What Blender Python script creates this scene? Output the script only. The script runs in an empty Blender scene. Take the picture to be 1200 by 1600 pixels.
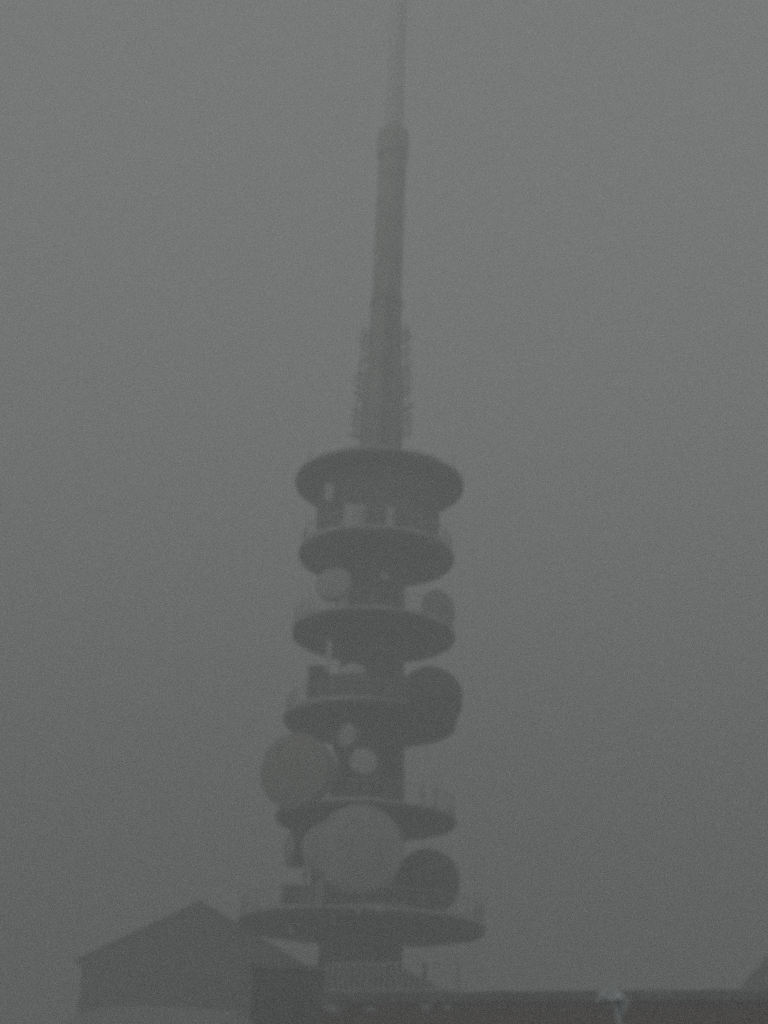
import bpy, bmesh, math, random
from mathutils import Vector, Matrix, Euler, noise
random.seed(7)
S = bpy.context.scene
COL = S.collection
R = math.radians

# ------------------------------------------------------------------ camera
PITCH, ROLL, FPX = 23.5, 2.2, 2200.0
CAM = Vector((0.0, 0.0, 1.6))
CAMROT = (Euler((R(90 + PITCH), 0, 0)).to_matrix() @ Euler((0, 0, R(ROLL))).to_matrix())
cd = bpy.data.cameras.new('camera'); cam = bpy.data.objects.new('camera', cd); COL.objects.link(cam)
cam.matrix_world = Matrix.Translation(CAM) @ CAMROT.to_4x4()
cd.sensor_fit = 'VERTICAL'; cd.sensor_height = 24.0; cd.lens = FPX / 1600 * 24.0
cd.clip_start = 0.1; cd.clip_end = 3000
S.camera = cam

# ------------------------------------------------------------------ sky, sun, exposure
SUN_EL, SUN_AZ = 30.0, -140.0          # degrees; azimuth from +Y, negative = towards the left
w = bpy.data.worlds.new('World'); S.world = w; w.use_nodes = True
nt = w.node_tree; nt.nodes.clear()
out = nt.nodes.new('ShaderNodeOutputWorld'); bg = nt.nodes.new('ShaderNodeBackground')
sky = nt.nodes.new('ShaderNodeTexSky'); sky.sky_type = 'NISHITA'; sky.sun_disc = False
sky.sun_elevation = R(SUN_EL); sky.sun_rotation = R(SUN_AZ)
sky.air_density = 1.0; sky.dust_density = 0.6; sky.ozone_density = 1.0
hs = nt.nodes.new('ShaderNodeHueSaturation'); hs.inputs['Saturation'].default_value = 0.10
nt.links.new(sky.outputs[0], hs.inputs['Color']); nt.links.new(hs.outputs[0], bg.inputs['Color'])
bg.inputs['Strength'].default_value = 0.085
nt.links.new(bg.outputs[0], out.inputs['Surface'])
sl = bpy.data.lights.new('sun', 'SUN'); sl.energy = 0.9; sl.angle = R(40); sl.color = (1.0, 0.945, 0.87)
so = bpy.data.objects.new('sun', sl); COL.objects.link(so)
sd = Vector((math.sin(R(SUN_AZ)) * math.cos(R(SUN_EL)), math.cos(R(SUN_AZ)) * math.cos(R(SUN_EL)), math.sin(R(SUN_EL))))
so.rotation_euler = (-sd).to_track_quat('-Z', 'Y').to_euler(); so.location = (-30, -10, 60)
S.view_settings.view_transform = 'Standard'; S.view_settings.look = 'None'
S.view_settings.gamma = 1.0; S.view_settings.use_curve_mapping = False
S.view_settings.exposure = 0.53
S.cycles.max_bounces = 6; S.cycles.diffuse_bounces = 3; S.cycles.volume_bounces = 4; S.cycles.use_denoising = False; S.cycles.use_light_tree = False
S.cycles.pixel_filter_type = 'BLACKMAN_HARRIS'; S.cycles.filter_width = 5.8; S.cycles.use_adaptive_sampling = False

# ------------------------------------------------------------------ helpers
def at(px, py, Y):
    """World point at distance Y in front of the camera on the sight line of a photo pixel (1200x1600)."""
    d = CAMROT @ Vector(((px - 600) / FPX, (800 - py) / FPX, -1))
    return CAM + d * (Y / d.y)

class MB:
    def __init__(self): self.v = []; self.f = []
    def box(self, c, s, rz=0.0):
        n = len(self.v); cr, sr = math.cos(rz), math.sin(rz)
        for k in range(8):
            x = (s[0] / 2) * (1 if k & 1 else -1); y = (s[1] / 2) * (1 if k & 2 else -1); z = (s[2] / 2) * (1 if k & 4 else -1)
            self.v.append((c[0] + x * cr - y * sr, c[1] + x * sr + y * cr, c[2] + z))
        for q in ((0, 2, 3, 1), (4, 5, 7, 6), (0, 1, 5, 4), (2, 6, 7, 3), (0, 4, 6, 2), (1, 3, 7, 5)):
            self.f.append(tuple(n + i for i in q))
        return self
    def tube(self, pts, r, seg=8, r2=None):
        pts = [Vector(p) for p in pts]; n = len(self.v); m = len(pts)
        for i, p in enumerate(pts):
            t = (pts[min(i + 1, m - 1)] - pts[max(i - 1, 0)]).normalized()
            u = t.orthogonal().normalized() if abs(t.z) > .99 else t.cross(Vector((0, 0, 1))).normalized()
            vv = t.cross(u); rr = r if r2 is None else r + (r2 - r) * i / (m - 1)
            for k in range(seg):
                a = 2 * math.pi * k / seg
                self.v.append(tuple(p + (u * math.cos(a) + vv * math.sin(a)) * rr))
        for i in range(m - 1):
            for k in range(seg):
                k2 = (k + 1) % seg
                self.f.append((n + i * seg + k, n + i * seg + k2, n + (i + 1) * seg + k2, n + (i + 1) * seg + k))
        self.f.append(tuple(n + k for k in reversed(range(seg)))); self.f.append(tuple(n + (m - 1) * seg + k for k in range(seg)))
        return self
    def lathe(self, prof, seg=48, mat=None, wob=None, a0=0.0, a1=2 * math.pi):
        """prof: (radius, height) pairs, outside first; rotated about local Z, then moved by mat."""
        n = len(self.v); full = abs(a1 - a0 - 2 * math.pi) < 1e-6; cols = seg if full else seg + 1; m = len(prof)
        for i, (r, h) in enumerate(prof):
            for k in range(cols):
                a = a0 + (a1 - a0) * k / seg; rr, hh = r, h
                if wob: rr, hh = wob(i, a, r, h)
                p = Vector((rr * math.cos(a), rr * math.sin(a), hh))
                self.v.append(tuple(mat @ p if mat else p))
        for i in range(m - 1):
            for k in range(seg):
                k2 = (k + 1) % cols
                self.f.append((n + i * cols + k, n + i * cols + k2, n + (i + 1) * cols + k2, n + (i + 1) * cols + k))
        return self
    def mesh(self, name, mat, smooth=False):
        me = bpy.data.meshes.new(name); me.from_pydata(self.v, [], self.f); me.update()
        bm = bmesh.new(); bm.from_mesh(me)
        bmesh.ops.remove_doubles(bm, verts=bm.verts, dist=1e-5); bmesh.ops.recalc_face_normals(bm, faces=bm.faces)
        bm.to_mesh(me); bm.free()
        if smooth:
            for p in me.polygons: p.use_smooth = True
            me.set_sharp_from_angle(angle=R(38))
        me.materials.append(mat)
        return me
    def build(self, name, mat, parent=None, smooth=False, loc=(0, 0, 0)):
        return link(name, self.mesh(name, mat, smooth), parent, loc)

def link(name, data, parent=None, loc=(0, 0, 0), rz=0.0):
    o = bpy.data.objects.new(name, data); COL.objects.link(o)
    if parent: o.parent = parent
    o.location = loc; o.rotation_euler = (0, 0, rz)
    return o
def thing(name, label, cat, loc, group=None, rz=0.0):
    o = link(name, None, None, loc, rz); o.empty_display_size = .3
    return tag(o, label, cat, group)
def tag(o, label, cat, group=None):
    o['label'] = label; o['category'] = cat
    if group: o['group'] = group
    return o

# ------------------------------------------------------------------ materials
def material(name, col, rough=.7, frost=0.0, scale=3.0, metal=0.0, var=.25, bump=.15, frost_col=(.62, .65, .67), stretch=(1, 1, 1)):
    m = bpy.data.materials.new(name); m.use_nodes = True; t = m.node_tree; N = t.nodes; L = t.links
    b = N['Principled BSDF']; b.inputs['Roughness'].default_value = rough; b.inputs['Metallic'].default_value = metal
    tc = N.new('ShaderNodeTexCoord'); mp = N.new('ShaderNodeMapping'); mp.inputs['Scale'].default_value = stretch
    L.new(tc.outputs['Object'], mp.inputs['Vector'])
    n1 = N.new('ShaderNodeTexNoise'); n1.inputs['Scale'].default_value = scale; n1.inputs['Detail'].default_value = 6; n1.inputs['Roughness'].default_value = .65
    L.new(mp.outputs[0], n1.inputs['Vector'])
    r1 = N.new('ShaderNodeValToRGB')
    r1.color_ramp.elements[0].position = .3; r1.color_ramp.elements[1].position = .72
    r1.color_ramp.elements[0].color = tuple(c * (1 - var) for c in col) + (1,)
    r1.color_ramp.elements[1].color = tuple(min(1, c * (1 + var)) for c in col) + (1,)
    L.new(n1.outputs['Fac'], r1.inputs['Fac'])
    last = r1.outputs['Color']
    if frost > 0:
        n2 = N.new('ShaderNodeTexNoise'); n2.inputs['Scale'].default_value = .9; n2.inputs['Detail'].default_value = 8; n2.inputs['Roughness'].default_value = .7
        L.new(tc.outputs['Object'], n2.inputs['Vector'])
        r2 = N.new('ShaderNodeValToRGB'); r2.color_ramp.elements[0].position = .62 - .3 * frost; r2.color_ramp.elements[1].position = .86 - .25 * frost
        L.new(n2.outputs['Fac'], r2.inputs['Fac'])
        mx = N.new('ShaderNodeMix'); mx.data_type = 'RGBA'
        L.new(r2.outputs['Color'], mx.inputs['Factor']); L.new(last, mx.inputs['A']); mx.inputs['B'].default_value = frost_col + (1,)
        last = mx.outputs['Result']
    L.new(last, b.inputs['Base Color'])
    bp = N.new('ShaderNodeBump'); bp.inputs['Strength'].default_value = bump; bp.inputs['Distance'].default_value = .05
    L.new(n1.outputs['Fac'], bp.inputs['Height']); L.new(bp.outputs[0], b.inputs['Normal'])
    return m
M = {
    'concrete': material('tower_concrete', (.11, .102, .08), .85, .15, 1.4),
    'under': material('platform_underside', (.10, .085, .052), .85, .06, 1.1),
    'drum': material('pale_grey_cladding', (.16, .155, .135), .7, .25, 2.0),
    'steel': material('galvanised_steel', (.20, .205, .205), .55, .35, 6, .3),
    'dark': material('dark_painted_steel', (.06, .062, .058), .6, .12, 4),
    'white': material('white_radome', (.53, .55, .54), .5, .3, 2.5, var=.1),
    'bright': material('fresh_white_radome', (.74, .76, .76), .5, .3, 2.5, var=.08),
    'grey': material('weathered_radome', (.42, .45, .44), .55, .25, 2.5, var=.12),
    'beige': material('beige_radome', (.385, .375, .335), .6, .1, 2.0, var=.12),
    'back': material('reflector_back', (.07, .075, .07), .6, .1, 3),
    'mast': material('pale_mast_shell', (.39, .395, .365), .6, .2, 2, stretch=(1, 1, .2)),
    'tube': material('rimed_white_tube', (.58, .61, .58), .6, .3, 2, stretch=(1, 1, .2), var=.08),
    'red': material('red_brown_cladding', (.105, .030, .020), .8, .04, 5, stretch=(.15, 1, 6)),
    'coping': material('metal_coping', (.15, .155, .16), .5, .4, 4),
    'wall': material('grey_rendered_wall', (.10, .105, .105), .9, .15, 1.5),
    'roof': material('slate_roof', (.07, .075, .075), .8, .2, 3),
    'glass': material('dark_window_glass', (.03, .035, .04), .15, .1, 2),
    'snow': material('packed_snow', (.74, .77, .79), .8, 0, 1.2, var=.07, bump=.5),
    'ground': material('wind_packed_snow', (.43, .445, .45), .9, 0, .35, var=.12, bump=.4),
    'rime': material('rime_ice', (.56, .58, .58), .85, 0, 7, var=.15, bump=.6),
    'rock': material('mossy_rock', (.075, .085, .07), .95, .35, .8, bump=.8),
}

# ------------------------------------------------------------------ ground
def sstep(a, b, x):
    t = max(0.0, min(1.0, (x - a) / (b - a))); return t * t * (3 - 2 * t)
def ground_z(x, y):
    z = 2.6 * sstep(22, 56, y) + 2.9 * sstep(64, 76, y)
    left = (1 - sstep(-4.5, -2.4, x)) * sstep(-15, -9, x)
    z += left * 2.85 * sstep(40, 57, y) * (1 - .95 * sstep(60, 76, y))
    z += .8 * sstep(76, 100, y) * left
    far = sstep(110, 220, math.hypot(x, y - 60))
    z -= far * 3.0
    z += .35 * noise.noise(Vector((x * .09, y * .09, 0))) + .12 * noise.noise(Vector((x * .4, y * .4, 3)))
    return z
gx = [-398, -330, -270, -210, -160, -125, -100, -80, -65, -55] + [-48 + 1.2 * i for i in range(81)] + [55, 65, 80, 100, 125, 160, 210, 270, 330, 398]
gy = [-398, -330, -250, -180, -120, -80, -50, -30, -15] + [-8 + 1.2 * i for i in range(104)] + [122, 132, 145, 165, 190, 225, 270, 330, 398]
g = MB()
for y in gy:
    for x in gx: g.v.append((x, y, ground_z(x, y)))
nx = len(gx)
for j in range(len(gy) - 1):
    for i in range(nx - 1): g.f.append((j * nx + i, j * nx + i + 1, (j + 1) * nx + i + 1, (j + 1) * nx + i))
go = g.build('ground', M['ground'], smooth=True); go['kind'] = 'structure'

# rocky slope behind the lodge
rk = MB(); RC = at(1172, 1546, 96); RN, RM = 40, 26
for j in range(RM + 1):
    for i in range(RN):
        a = 2 * math.pi * i / RN; t = j / RM
        rad = 9.5 * (1 - t ** 1.15) + .02
        p = Vector((RC.x + 9.5 * (1 - (RC.z - 2.0) / 14.0) + math.cos(a) * rad, RC.y + math.sin(a) * rad * 1.2, 2.0 + 14.0 * t))
        n = noise.fractal(p * .35, 1, 2, 4) * .22 + noise.noise(p * 1.6) * .1
        rk.v.append((p.x + math.cos(a) * n, p.y + math.sin(a) * n, p.z + n * .5))
for j in range(RM):
    for i in range(RN):
        i2 = (i + 1) % RN; rk.f.append((j * RN + i, j * RN + i2, (j + 1) * RN + i2, (j + 1) * RN + i))
ro = rk.build('rocky_slope', M['rock']); ro['kind'] = 'structure'

# ------------------------------------------------------------------ the tower
AX = at(591, 800, 80).x; AY = 80.0
def axis_z(py):                       # height on the tower axis for a photo row
    return at(591 - (py - 800) * .0384, py, AY).z
BASE = ground_z(AX, AY) - .15
tower = thing('communication_tower', 'tall telecom tower with six stacked round platforms fading into fog', 'tower', (AX, AY, BASE))
def tz(z): return z - BASE
LEV = [(axis_z(y), r) for y, r in ((765, 5.19), (878, 4.69), (1000, 4.82), (1137, 4.96), (1289, 5.06), (1457, 6.74))]
FLOOR = []
def core_r(z):
    return 1.62 + (2.30 - 1.62) * max(0, min(1, (LEV[0][0] - z) / (LEV[0][0] - LEV[5][0])))
core = MB(); zc = [BASE - .8, LEV[5][0] - 2.0, LEV[5][0]] + [l[0] for l in LEV[4::-1]] + [LEV[0][0] + .3]
core.lathe([(core_r(z), tz(z)) for z in zc], 40)
core_o = core.build('core_shaft', M['concrete'], tower, True)
# core door and hatches on every storey
for i in range(1, 6):
    z = LEV[i][0] + .45; rr = core_r(z + 1)
    for a in (-70, -128):
        d = MB().box((0, 0, 1.0), (.9, .12, 2.0)).build('door', M['dark'], core_o, loc=((rr + .0) * math.cos(R(a)), (rr + .0) * math.sin(R(a)), tz(z)))
        d.rotation_euler.z = R(a + 90)
post_me = MB().tube([(0, 0, 0), (0, 0, 1.12)], .028, 6).mesh('railing_post', M['rime'])
for i, (h, r) in enumerate(LEV):
    th = .34 if i < 5 else .42
    fl = h + th; FLOOR.append(fl)
    cr = core_r(h) - .05
    def wob(k, a, rr, hh, i=i):
        if k in (2, 3): rr += .012 * math.sin(9 * a + i)
        return rr, hh
    p = MB().lathe([(cr, tz(h + .05)), (r * .62, tz(h + .02)), (r - .10, tz(h)), (r, tz(h + .06)), (r, tz(fl - .05)), (r - .05, tz(fl)), (cr, tz(fl))], 72, wob=wob)
    po = p.build('platform', M['under'], tower, True)
    # wind-packed rime along the rim
    def wob2(k, a, rr, hh, i=i):
        q = noise.noise(Vector((math.cos(a) * 2.6, math.sin(a) * 2.6, i * 5.1)))
        s = max(0, .55 + q + .35 * noise.noise(Vector((math.cos(a) * 9, math.sin(a) * 9, i))))
        return rr + (.05 * s if k in (1, 2) else 0), hh + (.16 * s if k in (2, 3) else 0) - (.05 * s if k in (0, 1) else 0)
    zt = tz(fl)
    MB().lathe([(r + .003, zt - .06), (r + .05, zt - .03), (r + .02, zt + .06), (r - .3, zt + .05), (r - .42, zt - .02)], 120, wob=wob2).build('rim_ice', M['rime'], po, True)
    n = 0 if i == 0 else 30 if i < 5 else 38
    for k in range(n):
        a = 2 * math.pi * (k + .5) / n
        link('railing_post', post_me, po, ((r - .1) * math.cos(a), (r - .1) * math.sin(a), zt))
    for q, hh in enumerate((.40, .76, 1.12) if i else ()):
        c = [Vector(((r - .1) * math.cos(2 * math.pi * k / 72), (r - .1) * math.sin(2 * math.pi * k / 72), zt + hh)) for k in range(73)]
        MB().tube(c, .032 if q == 2 else .022, 6).build('handrail', M['rime'], po, True)
    # shallow radial beams under the floor
    for k in range(12):
        a = 2 * math.pi * (k + .3) / 12
        m = MB().box(((cr + r - .35) / 2, 0, tz(h) + .01), (r - .55 - cr, .14, .12)).build('floor_beam', M['under'], po)
        m.rotation_euler.z = a
# mast above the top platform
Z0, Z1, Z2, Z3, Z4 = FLOOR[0] - .05, axis_z(476), axis_z(246), axis_z(206), 104.0
MB().lathe([(1.38, tz(Z0)), (1.30, tz(Z0 + (Z1 - Z0) * .58)), (1.10, tz(Z0 + (Z1 - Z0) * .60)), (1.02, tz(Z1)), (.5, tz(Z1) + .02)], 32).build('mast_column', M['mast'], tower, True)
MB().lathe([(.9, tz(Z1)), (.98, tz(Z1) + .01), (.965, tz(Z2)), (.5, tz(Z2) + .02)], 32).build('mast_cylinder', M['mast'], tower, True)
for z, r in ((Z1, 1.10), (Z1 + (Z2 - Z1) * .34, 1.01), (Z1 + (Z2 - Z1) * .67, 1.01)):
    MB().lathe([(r - .2, tz(z) - .1), (r, tz(z) - .1), (r, tz(z) + .1), (r - .2, tz(z) + .1)], 32).build('flange', M['mast'], tower)
MB().lathe([(.9, tz(Z2) - .1), (1.09, tz(Z2)), (1.09, tz(Z3) - .2), (.92, tz(Z3)), (.3, tz(Z3) + .05)], 32).build('mast_collar', M['mast'], tower, True)
MB().lathe([(.66, tz(Z3) - .1), (.60, tz(Z3) + 6), (.55, tz(Z4)), (.0, tz(Z4) + .3)], 24).build('top_antenna_tube', M['tube'], tower, True)
# ladder up the mast column
lad = MB()
for s in (-.22, .22): lad.tube([(s + .2, -1.62, tz(Z0) + .3), (s + .2, -1.24, tz(Z1))], .035, 6)
nr = 44
for k in range(nr):
    t = (k + .5) / nr; lad.tube([(-.02, -1.62 + .38 * t, tz(Z0) + .3 + (Z1 - Z0 - .3) * t), (.42, -1.62 + .38 * t, tz(Z0) + .3 + (Z1 - Z0 - .3) * t)], .022, 5)
for k in range(4):
    t = k / 3.2; lad.tube([(.2, -1.62 + .38 * t, tz(Z0) + .6 + (Z1 - Z0 - .7) * t), (.2, -1.0, tz(Z0) + .6 + (Z1 - Z0 - .7) * t)], .03, 5)
lad.build('ladder', M['steel'], tower)
# curved wind screen on the fourth platform
r4 = LEV[3][1] - .16
sc0, sc1 = R(-128), R(-62)
for k in range(6):
    a0 = sc0 + (sc1 - sc0) * k / 6 + .006; a1 = sc0 + (sc1 - sc0) * (k + 1) / 6 - .006
    MB().lathe([(r4, tz(FLOOR[3]) + .02), (r4 + .05, tz(FLOOR[3]) + .02), (r4 + .05, tz(FLOOR[3]) + 1.45), (r4, tz(FLOOR[3]) + 1.45), (r4, tz(FLOOR[3]) + .02)], 5, a0=a0, a1=a1).build('screen_panel', M['concrete'], tower)
# feeder cables running up the shaft
for a in (-112, -104, -96, -66, -58, -150):
    pts_ = [((core_r(z) + .07) * math.cos(R(a)), (core_r(z) + .07) * math.sin(R(a)), tz(z)) for z in [BASE] + [l[0] for l in LEV[::-1]]]
    MB().tube([Vector(q) for q in pts_], .07, 6).build('feeder_cable', M['dark' if a % 4 else 'steel'], core_o, True)
for i in range(1, 6):
    for k in range(5):
        a = R(-155 + 27 * k + random.uniform(-6, 6)); z = FLOOR[i] + random.uniform(1.2, 3.2); rr = core_r(z) + .12
        bx_ = MB().box((0, 0, 0), (random.uniform(.35, .8), .34, random.uniform(.4, 1.0))).build('wall_box', M[random.choice(('drum', 'bright', 'concrete', 'steel'))], core_o, loc=(rr * math.cos(a), rr * math.sin(a), tz(z)))
        bx_.rotation_euler.z = a + math.pi / 2
# closed equipment room on the second platform, right under the top one
zr0, zr1 = tz(FLOOR[1]) + .01, tz(LEV[0][0]) + .02
room = MB().lathe([(1.6, zr0), (3.75, zr0), (3.75, zr1), (1.6, zr1)], 56).build('equipment_room', M['drum'], tower, True)
for k in range(28):
    a = 2 * math.pi * k / 28
    sm = MB().box((3.765, 0, (zr0 + zr1) / 2), (.06, .07, zr1 - zr0 - .1)).build('cover_strip', M['drum'], room); sm.rotation_euler.z = a
# low lean-to against the foot of the shaft
ba, bb = at(634, 1508, 77.4), at(694, 1549, 77.4)
q = MB(); z0_ = -.5
for y in (-3.2, 1.5):
    q.v += [(1.6, y, z0_), (bb.x - AX, y, z0_), (bb.x - AX, y, tz(bb.z)), (1.6, y, tz(ba.z) + .1)]
q.f += [(0, 1, 2, 3), (7, 6, 5, 4), (0, 4, 5, 1), (1, 5, 6, 2), (2, 6, 7, 3), (3, 7, 4, 0)]
q.build('base_annex', M['concrete'], tower)
# rime lumps clinging to the big platform
for px, py, s in ((455, 1453, .13), (468, 1444, .08), (592, 1421, .22), (560, 1426, .12)):
    p = at(px, py, AY - math.sqrt(max(.1, (LEV[5][1] + .02) ** 2 - (at(px, py, 75).x - AX) ** 2)))
    lump = MB().lathe([(.02, -s * 1.1), (s * .7, -s * .7), (s, 0), (s * .62, s * .8), (.02, s * 1.05)], 9, Matrix.Translation((p.x - AX, p.y - AY, tz(p.z))), wob=lambda k, a, rr, hh: (rr * (1 + .3 * math.sin(3 * a + k)), hh))
    lump.build('rime_lump', M['snow'], tower, True)

# ------------------------------------------------------------------ dish antennas
def dish(label, px, py, Y, rad, yaw, tilt=0.0, level=0, mat='white', depth=.45, back='grey', ribs=False, foot=None, foot_y=None, hang=False):
    c = at(px, py, Y)
    d = Vector((math.sin(R(yaw)) * math.cos(R(tilt)), -math.cos(R(yaw)) * math.cos(R(tilt)), math.sin(R(tilt))))
    rear = c - d * (depth * rad + .42 * rad + .25)
    fx, fy = (rear.x, rear.y)
    # the foot stays on the floor of the platform
    rl = LEV[level][1] - .35; v = Vector((fx - AX, fy - AY))
    if v.length > rl: v = v.normalized() * rl
    if v.length < core_r(FLOOR[level]) + .25: v = v.normalized() * (core_r(FLOOR[level]) + .25)
    base = Vector((AX + v.x, AY + v.y, FLOOR[level]))
    root = thing('dish_antenna', label, 'dish antenna', base, 'dish antennas on the tower')
    rot = d.to_track_quat('Z', 'Y').to_matrix().to_4x4()
    mt = Matrix.Translation(c - base) @ rot
    dome = [(.02, .13 * rad), (rad * .3, .118 * rad), (rad * .6, .083 * rad), (rad * .85, .035 * rad), (rad * .985, 0), (rad * .985, -.04)]
    ro_ = MB().lathe(dome, 56, mt).build('radome', M[mat], root, True)
    MB().lathe([(rad * .97, .005), (rad * 1.02, 0), (rad * 1.02, -.09), (rad * .985, -.1)], 56, mt).build('clamp_ring', M[back], ro_, True)
    D = depth * rad
    MB().lathe([(rad * .985, -.05), (rad * .985, -D)], 56, mt).build('shroud', M[back], root, True)
    bk = MB().lathe([(rad * .985, -D), (rad * 1.01, -D - .03), (rad * .97, -D - .06), (rad * .75, -D - .17 * rad), (rad * .5, -D - .30 * rad), (rad * .2, -D - .385 * rad), (rad * .2, -D - .5 * rad), (.02, -D - .5 * rad)], 56, mt).build('reflector', M['back' if ribs else back], root, True)
    if ribs:
        for k in range(12):
            a = 2 * math.pi * k / 12; u = Vector((math.cos(a), math.sin(a), 0)); q = MB(); tt = Vector((-math.sin(a), math.cos(a), 0)) * .03
            prof = [(rad * .95, -D - .05), (rad * .75, -D - .16 * rad), (rad * .2, -D - .38 * rad), (rad * .2, -D - .48 * rad), (rad * .7, -D - .28 * rad), (rad * .95, -D - .14)]
            for s in (-1, 1):
                for (x, h) in prof: q.v.append(tuple(mt @ (u * x + tt * s + Vector((0, 0, h)))))
            np_ = len(prof); q.f.append(tuple(range(np_))); q.f.append(tuple(reversed(range(np_, 2 * np_))))
            for j in range(np_): q.f.append((j, (j + 1) % np_, np_ + (j + 1) % np_, np_ + j))
            q.build('rib', M['back'], bk)
    hub = mt @ Vector((0, 0, -D - .45 * rad)); top = hub.z + .35 * rad
    m = MB().tube([(0, 0, 0), (0, 0, max(.5, top))], .09, 10)
    m.build('mount_pole', M['steel'], root, True)
    k = MB()
    for dz in (-.22 * rad, .22 * rad):
        zz = max(.1, min(hub.z + dz, top - .05)); k.tube([(0, 0, zz), (hub.x, hub.y, hub.z + dz * .5)], .06, 8)
    k.build('bracket', M['steel'], root, True)
    MB().box((0, 0, .03), (.4, .4, .06)).build('base_plate', M['steel'], root)
    return root
DD = dish
DD('largest pale grey drum dish facing forward, below the fifth platform', 561, 1325, 73.9, 2.27, 0, 4, 5, 'white', .35)
DD('mid-sized pale dish half hidden behind the largest drum dish', 506, 1322, 74.9, 1.28, -24, 4, 5, 'white', .4)
DD('big dark dish turned away on the lowest platform, beside largest drum dish', 670, 1380, 77.0, 1.72, 158, 0, 5, 'beige', .3, 'back', True)
DD('deep drum dish seen edge-on beside the largest drum dish', 452, 1326, 77.4, .95, -68, 0, 5, 'grey', .95, 'drum')
DD('large beige drum dish overhanging the railing of the fifth platform', 459, 1203, 76.0, 2.02, -24, 0, 4, 'beige', .4, 'beige')
DD('small round white dish in the middle of the fifth platform', 568, 1189, 76.0, .74, -2, 2, 4, 'bright', .4)
DD('narrow white dish turned aside, in front of the fourth platform underside', 541, 1148, 76.4, .70, -48, 0, 4, 'bright', .5)
DD('big dark dish turned away, overlapping the edge of the fourth platform', 673, 1098, 76.3, 1.92, 152, 0, 3, 'beige', .3, 'back', True)
DD('white dish peeping over the curved screen of the fourth platform', 550, 1056, 76.0, .80, -8, 8, 3, 'bright', .4)
DD('pale dish tilted on the third platform against the second platform underside', 521, 910, 76.6, 1.05, -14, 14, 2, 'white', .4)
DD('faint grey dish turned aside at the edge of the third platform', 688, 951, 78.0, 1.16, 38, 0, 2, 'beige', .25, 'grey')

# ------------------------------------------------------------------ cabinets, panels, whips
def cabinet(label, px, py_top, py_bot, wpx, Y, level, mat='bright', doors=2):
    a = at(px, py_top, Y); z0 = FLOOR[level]; b = at(px, py_bot, Y); k = (at(px + 1, py_bot, Y) - b).x
    wd = wpx * k; h = a.z - z0
    root = thing('equipment_cabinet', label, 'cabinet', (a.x, Y + .35, z0), 'equipment cabinets on the tower')
    MB().box((0, 0, h / 2), (wd, .6, h)).build('body', M[mat], root)
    for q in range(doors):
        dw = wd / doors - .06; x = -wd / 2 + wd / doors * (q + .5)
        dr = MB().box((x, -.315, h / 2 + .02), (dw, .05, h - .16)).build('door', M[mat], root)
        MB().box((x + dw * .36, -.36, h / 2), (.04, .05, .18)).build('handle', M['dark'], dr)
    MB().box((0, -.02, h + .035), (wd + .1, .7, .07)).build('lid', M['steel'], root)
    return root
cabinet('white two-door cabinet standing under the topmost platform', 555, 787, 818, 34, 75.55, 1)
cabinet('small white cabinet standing under the topmost platform', 610, 790, 815, 13, 75.5, 1, doors=1)
cabinet('dark grey cabinet at the railing of the fourth platform', 498, 1042, 1082, 32, 77.0, 3, 'concrete')
cabinet('low dark cabinet by the pale poles on the lowest platform', 461, 1384, 1412, 42, 76.8, 5, 'concrete')
def panel(label, px, py0, py1, wpx, Y, level, hang=False):
    a = at(px, py0, Y); b = at(px, py1, Y); wd = wpx * (at(px + 1, py1, Y) - b).x
    if hang: zr = LEV[level][0]
    else: zr = FLOOR[level]
    v = Vector((a.x - AX, Y + .3 - AY)); rl = LEV[level][1] - .3
    if v.length > rl: v = v.normalized() * rl
    root = thing('panel_antenna', label, 'panel antenna', (AX + v.x, AY + v.y, zr), 'panel antennas on the tower')
    rx, ry = a.x - (AX + v.x), Y - (AY + v.y)
    MB().box((rx, ry, (a.z + b.z) / 2 - zr), (wd, .18, a.z - b.z)).build('radome', M['bright'], root)
    hi, lo = (0.02, b.z - zr - .1) if hang else (a.z - zr + .1, 0)
    MB().tube([(0, 0, lo), (0, 0, hi)], .05, 8).build('pole', M['steel'], root)
    for t in (.2, .8):
        z = b.z + (a.z - b.z) * t - zr; MB().tube([(0, 0, z), (rx, ry, z)], .03, 6).build('bracket', M['steel'], root)
panel('pale panel antenna hanging beneath the topmost platform', 515, 756, 783, 13, 77.0, 0, True)
panel('slim white panel antenna hanging beneath the third platform', 515, 1002, 1050, 9, 76.6, 2, True)
panel('white panel antenna standing on the third platform beside the pale tilted dish', 540, 926, 952, 9, 76.6, 2)
panel('slim panel antenna by the core of the fifth platform', 524, 1178, 1214, 8, 76.4, 4)
for k, (px, y0, y1) in enumerate(((478, 1345, 1418), (489, 1338, 1418), (500, 1352, 1418))):
    Y = 75.0 + .35 * k; a = at(px, y0, Y)
    t = thing('antenna_pole', '%s pale upright pole of a trio on the lowest platform' % ('middle-height', 'tallest', 'shortest')[k], 'pole', (a.x, Y, FLOOR[5]), 'trio of pale poles')
    MB().tube([(0, 0, 0), (0, 0, a.z - FLOOR[5])], .085, 10).build('pole', M['white'], t, True)
    MB().box((0, 0, .03), (.32, .32, .06)).build('base_plate', M['steel'], t)
    MB().box((0, -.02, a.z - FLOOR[5] - .5), (.26, .22, .5)).build('junction_box', M['white'], t)
NAMES = ('topmost', 'second', 'third', 'fourth', 'fifth', 'lowest')
WHIPS = ((1, -165, 2.3), (1, -22, 2.6), (1, -140, 1.9), (2, -158, 2.2), (2, -146, 1.7), (2, -30, 2.0), (3, -160, 2.4), (4, -38, 2.6), (4, -50, 1.8), (5, -6, 2.0), (5, -22, 1.6), (5, -172, 1.9), (0, -150, 1.6), (0, -25, 1.8))
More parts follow.
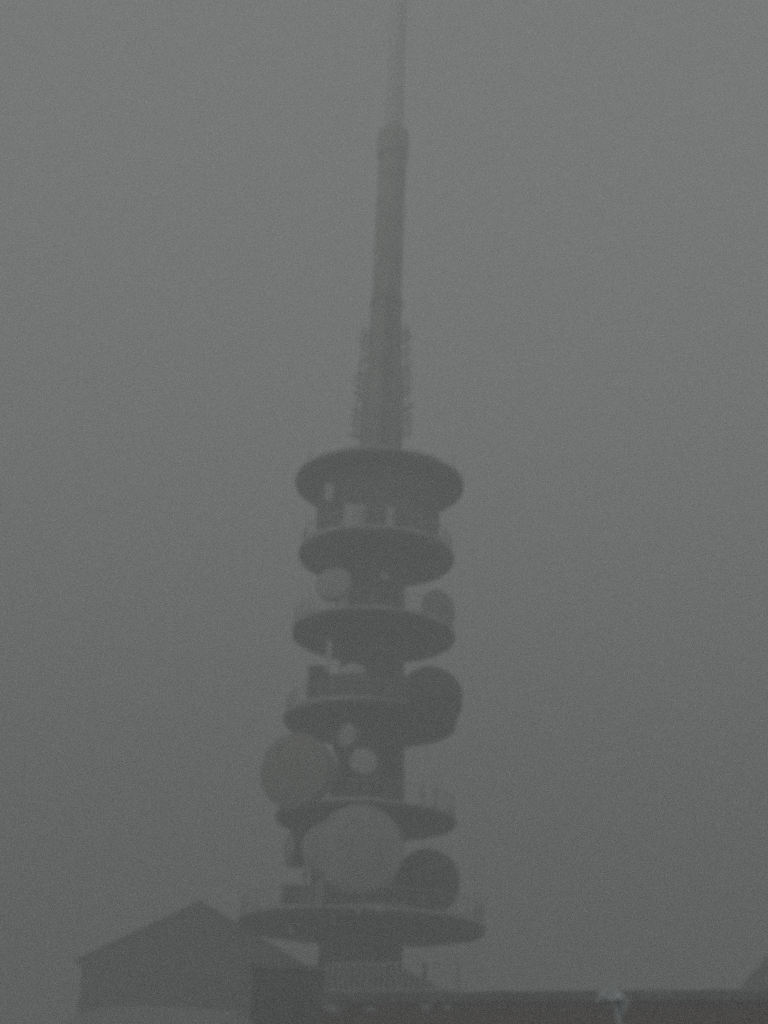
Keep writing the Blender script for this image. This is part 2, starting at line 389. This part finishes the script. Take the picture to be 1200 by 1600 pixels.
for lv, ang, hgt in WHIPS:
    hs_ = sorted((h for l, a, h in WHIPS if l == lv), reverse=True)
    rank = 'lone' if len(hs_) == 1 else 'longest' if hgt == hs_[0] else 'shortest' if hgt == hs_[-1] else 'middle-length'
    r = LEV[lv][1] - .22
    t = thing('whip_antenna', '%s thin whip antenna by the rim of the %s platform' % (rank, NAMES[lv]), 'whip antenna', (AX + r * math.cos(R(ang)), AY + r * math.sin(R(ang)), FLOOR[lv]), 'whip antennas of the %s platform' % NAMES[lv])
    MB().tube([(0, 0, 0), (0, 0, hgt * .5)], .045, 8).build('mast_tube', M['steel'], t)
    MB().tube([(0, 0, hgt * .5), (0, 0, hgt)], .03, 6, .015).build('whip', M['white'], t)
# dipole arrays on the mast column
for side in (-1, 1):
    for k, (y0, y1, off) in enumerate(((520, 572, .36), (578, 632, .42), (640, 692, .48))):
        if side > 0: y0 -= 8; y1 -= 8
        z0, z1 = axis_z(y1), axis_z(y0); cr = 1.36 - .33 * ((z0 + z1) / 2 - Z0) / (Z1 - Z0)
        px = side * (cr + off)
        t = thing('dipole_array', 'faint dipole array at the %s of the mast column, %s the gabled house' % (('top', 'middle', 'foot')[k], 'side towards' if side < 0 else 'side away from'), 'antenna', (AX + side * cr * .98, AY - .2, z0), 'dipole arrays at the %s of the mast column' % ('top', 'middle', 'foot')[k])
        o = side * (off); L = z1 - z0
        MB().tube([(o, 0, -.1), (o, 0, L + .1)], .035, 6).build('pole', M['steel'], t)
        for q in (.15, .85): MB().tube([(-side * .1, .1, L * q), (o, 0, L * q)], .045, 6).build('bracket', M['steel'], t)
        for q in (.03, .13, .24, .34, .45, .55, .66, .76, .87, .97):
            MB().tube([(o - .5 * side, -.05, L * q - .1), (o + (.05 + .38 * random.random()) * side, -.05 - .3 * random.random(), L * q + .16 * random.random())], .042, 6).build('dipole', M['steel'], t)

# ------------------------------------------------------------------ lodge with the flat roof in front of the tower
LY = 58.0
TL = at(503, 1556, LY); zroof = TL.z
TR = at(1200, 1551, LY); TR = at(1200, 1551, LY * (zroof - CAM.z) / (TR.z - CAM.z))   # the wall runs towards the camera on the right
x0 = TL.x; LU = (TR - TL).xy.normalized(); LYAW = math.atan2(LU.y, LU.x)
def on_wall(px, py):                   # (along, height) of a sight line on the wall face
    d = at(px, py, LY) - CAM
    t = (TL.xy - CAM.xy).cross(LU) / d.xy.cross(LU); q = CAM + d * t
    return (q.xy - TL.xy).dot(LU), q.z
lz = ground_z(14, 44) - .9
lodge = thing('mountain_lodge', 'dark red-brown flat-roofed lodge wall below the tower', 'building', (x0, LY, lz), rz=LYAW)
H = zroof - lz; W = (TR - TL).xy.length + 9
MB().box((W / 2, 4, H / 2 - .1), (W, 8, H - .2)).build('wall', M['red'], lodge)
MB().box((W / 2 + .05, 3.95, H - .11), (W + .24, 8.3, .26)).build('roof_fascia', M['coping'], lodge)
for k in range(int(W / .62)):
    MB().box((.31 + k * .62, -.012, (H - .3) / 2 - .02), (.60, .03, H - .42)).build('cladding_board', M['red'], lodge)
snw = MB(); n = 60
for k in range(n + 1):
    x = -.05 + W * k / n; hh = .07 + .10 * max(0, noise.noise(Vector((x * .5, 1, 0))) + .25)
    for (dy, dz) in ((-.22, -.04), (-.20, hh * .6), (-.05, hh), (2.5, hh * .8), (8.0, hh * .6)): snw.v.append((x, dy, H + .02 + dz))
for k in range(n):
    for j in range(4): snw.f.append((k * 5 + j, k * 5 + j + 1, k * 5 + 6 + j, k * 5 + 5 + j))
snw.build('roof_snow', M['coping'], lodge, True)
for px, py, wpx, hpx in ((520, 1574, 34, 15), (578, 1577, 22, 8), (664, 1575, 20, 13), (699, 1574, 11, 9), (880, 1580, 7, 5), (1047, 1578, 6, 5)):
    cx_, cz_ = on_wall(px, py); k = 54 / 2200
    sm = MB(); seed = px * .13; nn = 36
    ring = []
    for t, dep in ((1.0, .0), (.72, .05), (.3, .085)):
        for q in range(nn):
            a = 2 * math.pi * q / nn; rr = t * (1 + .75 * noise.noise(Vector((math.cos(a) * 1.3, math.sin(a) * 1.3, seed))) + .35 * noise.noise(Vector((math.cos(a) * 3.1, math.sin(a) * 3.1, seed))))
            sm.v.append((cx_ + math.cos(a) * wpx * k / 2 * rr, -.03 - dep, cz_ - lz + math.sin(a) * hpx * k / 2 * rr))
    for i in range(2):
        for q in range(nn): sm.f.append((i * nn + q, i * nn + (q + 1) % nn, (i + 1) * nn + (q + 1) % nn, (i + 1) * nn + q))
    sm.f.append(tuple(range(2 * nn, 3 * nn)))
    sm.build('snow_patch', M['rime'], lodge, True)
# roof railing
RL = on_wall(712, 1506)[0]; ra = TL + Vector((-LU.y, LU.x, 0)) * .25
rz0 = zroof + .03; rh = on_wall(560, 1505)[1] - rz0
rail = thing('roof_railing', 'pale metal railing with upright bars along the lodge roof edge', 'railing', (ra.x, ra.y, rz0), rz=LYAW)
MB().box((RL / 2, 0, rh), (RL, .09, .06)).build('top_rail', M['snow'], rail)
MB().box((RL / 2, 0, .17), (RL, .07, .06)).build('bottom_rail', M['snow'], rail)
bar_me = MB().box((0, 0, (rh + .17) / 2), (.055, .05, rh - .2)).mesh('baluster', M['snow'])
nb = int(RL / .26)
for k in range(nb + 1): link('baluster', bar_me, rail, (.03 + (RL - .06) * k / nb, 0, 0))
pm = MB().box((0, 0, rh / 2 - .02), (.09, .09, rh + .06)).mesh('post', M['steel'])
for k in range(5): link('post', pm, rail, (.05 + (RL - .1) * k / 4, .08, 0))

# annex left of the railing
A0 = at(396, 1512, 61); A1 = at(502, 1510, 61)
az = ground_z(A0.x, 61) - 1.2
anx = thing('annex_building', 'grey flat-roofed annex adjoining the lodge under the lowest platform', 'building', (A0.x, 61, az))
AW = A1.x - A0.x; AH = A1.z - az
MB().box((AW / 2, 2.5, AH / 2 - .08), (AW, 5, AH - .16)).build('wall', M['wall'], anx)
MB().box((AW / 2, 2.5, AH - .07), (AW + .3, 5.3, .18)).build('roof_slab', M['coping'], anx)
for x in (AW * .3, AW * .7):
    wn = MB().box((x, -.01, AH - 1.6), (.7, .06, .9)).build('window', M['coping'], anx)
    MB().box((x, -.03, AH - 1.6), (.58, .06, .78)).build('pane', M['glass'], wn)

# ------------------------------------------------------------------ gabled house behind
HY = 103.0
e0 = at(122, 1499, HY); ap = at(314, 1408, HY); hz = ground_z(-14, HY) - .8
e1x = ap.x + (ap.x - e0.x) * .98
house = thing('gabled_house', 'dim grey gabled house half lost in the fog beside the tower', 'house', (ap.x, HY, hz))
HWl, HWr = ap.x - e0.x, e1x - ap.x; ev = e0.z - hz; pk = ap.z - hz; HD = 10
wl = MB(); prof = [(-HWl + .35, 0), (HWr - .35, 0), (HWr - .35, ev), (0, pk - .35), (-HWl + .35, ev)]
for y in (0, HD):
    for x, z in prof: wl.v.append((x, y, z))
wl.f += [(0, 1, 2, 3, 4), (9, 8, 7, 6, 5)] + [(j, (j + 1) % 5, 5 + (j + 1) % 5, 5 + j) for j in range(5)]
wl.build('wall', M['wall'], house)
for s, xe in ((-1, -HWl - .1), (1, HWr + .1)):
    rf = MB(); 
    for y in (-.5, HD + .5):
        rf.v += [(0, y, pk), (xe, y, ev - .05), (xe, y, ev - .28), (0, y, pk - .25)]
    rf.f += [(0, 1, 2, 3), (7, 6, 5, 4), (0, 4, 5, 1), (1, 5, 6, 2), (2, 6, 7, 3), (3, 7, 4, 0)]
    rf.build('roof', M['roof'], house)
for x in (-4.6, -1.6, 1.6, 4.6):
    wn = MB().box((x, -.02, ev - 1.2), (1.1, .08, 1.3)).build('window', M['coping'], house)
    MB().box((x, -.05, ev - 1.2), (.9, .08, 1.1)).build('pane', M['glass'], wn)

# ------------------------------------------------------------------ snow-plastered lamp
PY = 25.0
c = at(957, 1553, PY); gz = ground_z(c.x, PY) - .1
lamp = thing('street_lamp', 'snow-plastered lamp with a mushroom shade on a leaning post', 'lamp', (c.x + .12, PY, gz))
k = PY * 1.0 / 2200; hh = c.z - gz
b0 = at(968, 1600, PY); sx = b0.x - (c.x + .12)
pts = []
top = Vector((-.12 + .01, 0, hh - .06)); low = Vector((sx, 0, b0.z - gz))
foot = Vector((sx + .05, 0, 0))
for t in (0, .2, .4, .6, .8, 1): pts.append(foot.lerp(low, t))
for t in (.35, .7, 1): pts.append(low.lerp(top, t))
MB().tube(pts, .05, 10).build('post', M['steel'], lamp, True)
def wobs(kk, a, rr, h): 
    q = noise.noise(Vector((math.cos(a) * 1.7, math.sin(a) * 1.7, kk * .4))); return rr * (1 + .38 * q + .20 * math.sin(4 * a + 1.7 * kk) + .1 * math.sin(9 * a)), h + .05 * q
ls = MB().lathe([(.02, -.02), (.10, -.025), (.19, -.07), (.228, -.125), (.218, -.135), (.17, -.085), (.08, -.05)], 28, Matrix.Translation((-.12, 0, hh))).build('shade', M['steel'], lamp, True)
MB().lathe([(.02, .065), (.10, .058), (.18, .02), (.24, -.05), (.258, -.115), (.235, -.13), (.17, -.05), (.02, .0)], 28, Matrix.Translation((-.12, 0, hh)), wob=wobs).build('shade_snow', M['snow'], ls, True)
MB().lathe([(.03, -.04), (.085, -.06), (.10, -.12), (.06, -.19), (.02, -.21)], 16, Matrix.Translation((-.14, 0, hh))).build('bulb_globe', M['white'], lamp, True)
# hanging rime on the shade and the windward side of the post
MB().lathe([(.02, -.04), (.08, -.06), (.085, -.15), (.045, -.27), (.01, -.33)], 14, Matrix.Translation((.045, -.03, hh)), wob=wobs).build('hanging_rime', M['snow'], ls, True)
MB().tube([p + Vector((.0, -.035, 0)) for p in pts[3:]], .06, 10, .045).build('post_rime', M['snow'], lamp, True)

# ------------------------------------------------------------------ fog
hb = MB().box((0, 0, 51), (840, 840, 112)).build('haze', M['snow'])
hb.data.materials.clear(); hm = bpy.data.materials.new('fog'); hm.use_nodes = True
hn = hm.node_tree; hn.nodes.clear(); ho = hn.nodes.new('ShaderNodeOutputMaterial'); pv = hn.nodes.new('ShaderNodeVolumePrincipled')
pv.inputs['Color'].default_value = (.926, .939, .934, 1); pv.inputs['Density'].default_value = .0150; pv.inputs['Anisotropy'].default_value = .0
hn.links.new(pv.outputs[0], ho.inputs['Volume'])
hb.data.materials.append(hm); hb['kind'] = 'stuff'
tag(hb, 'dense grey fog filling the air around the tower', 'fog')
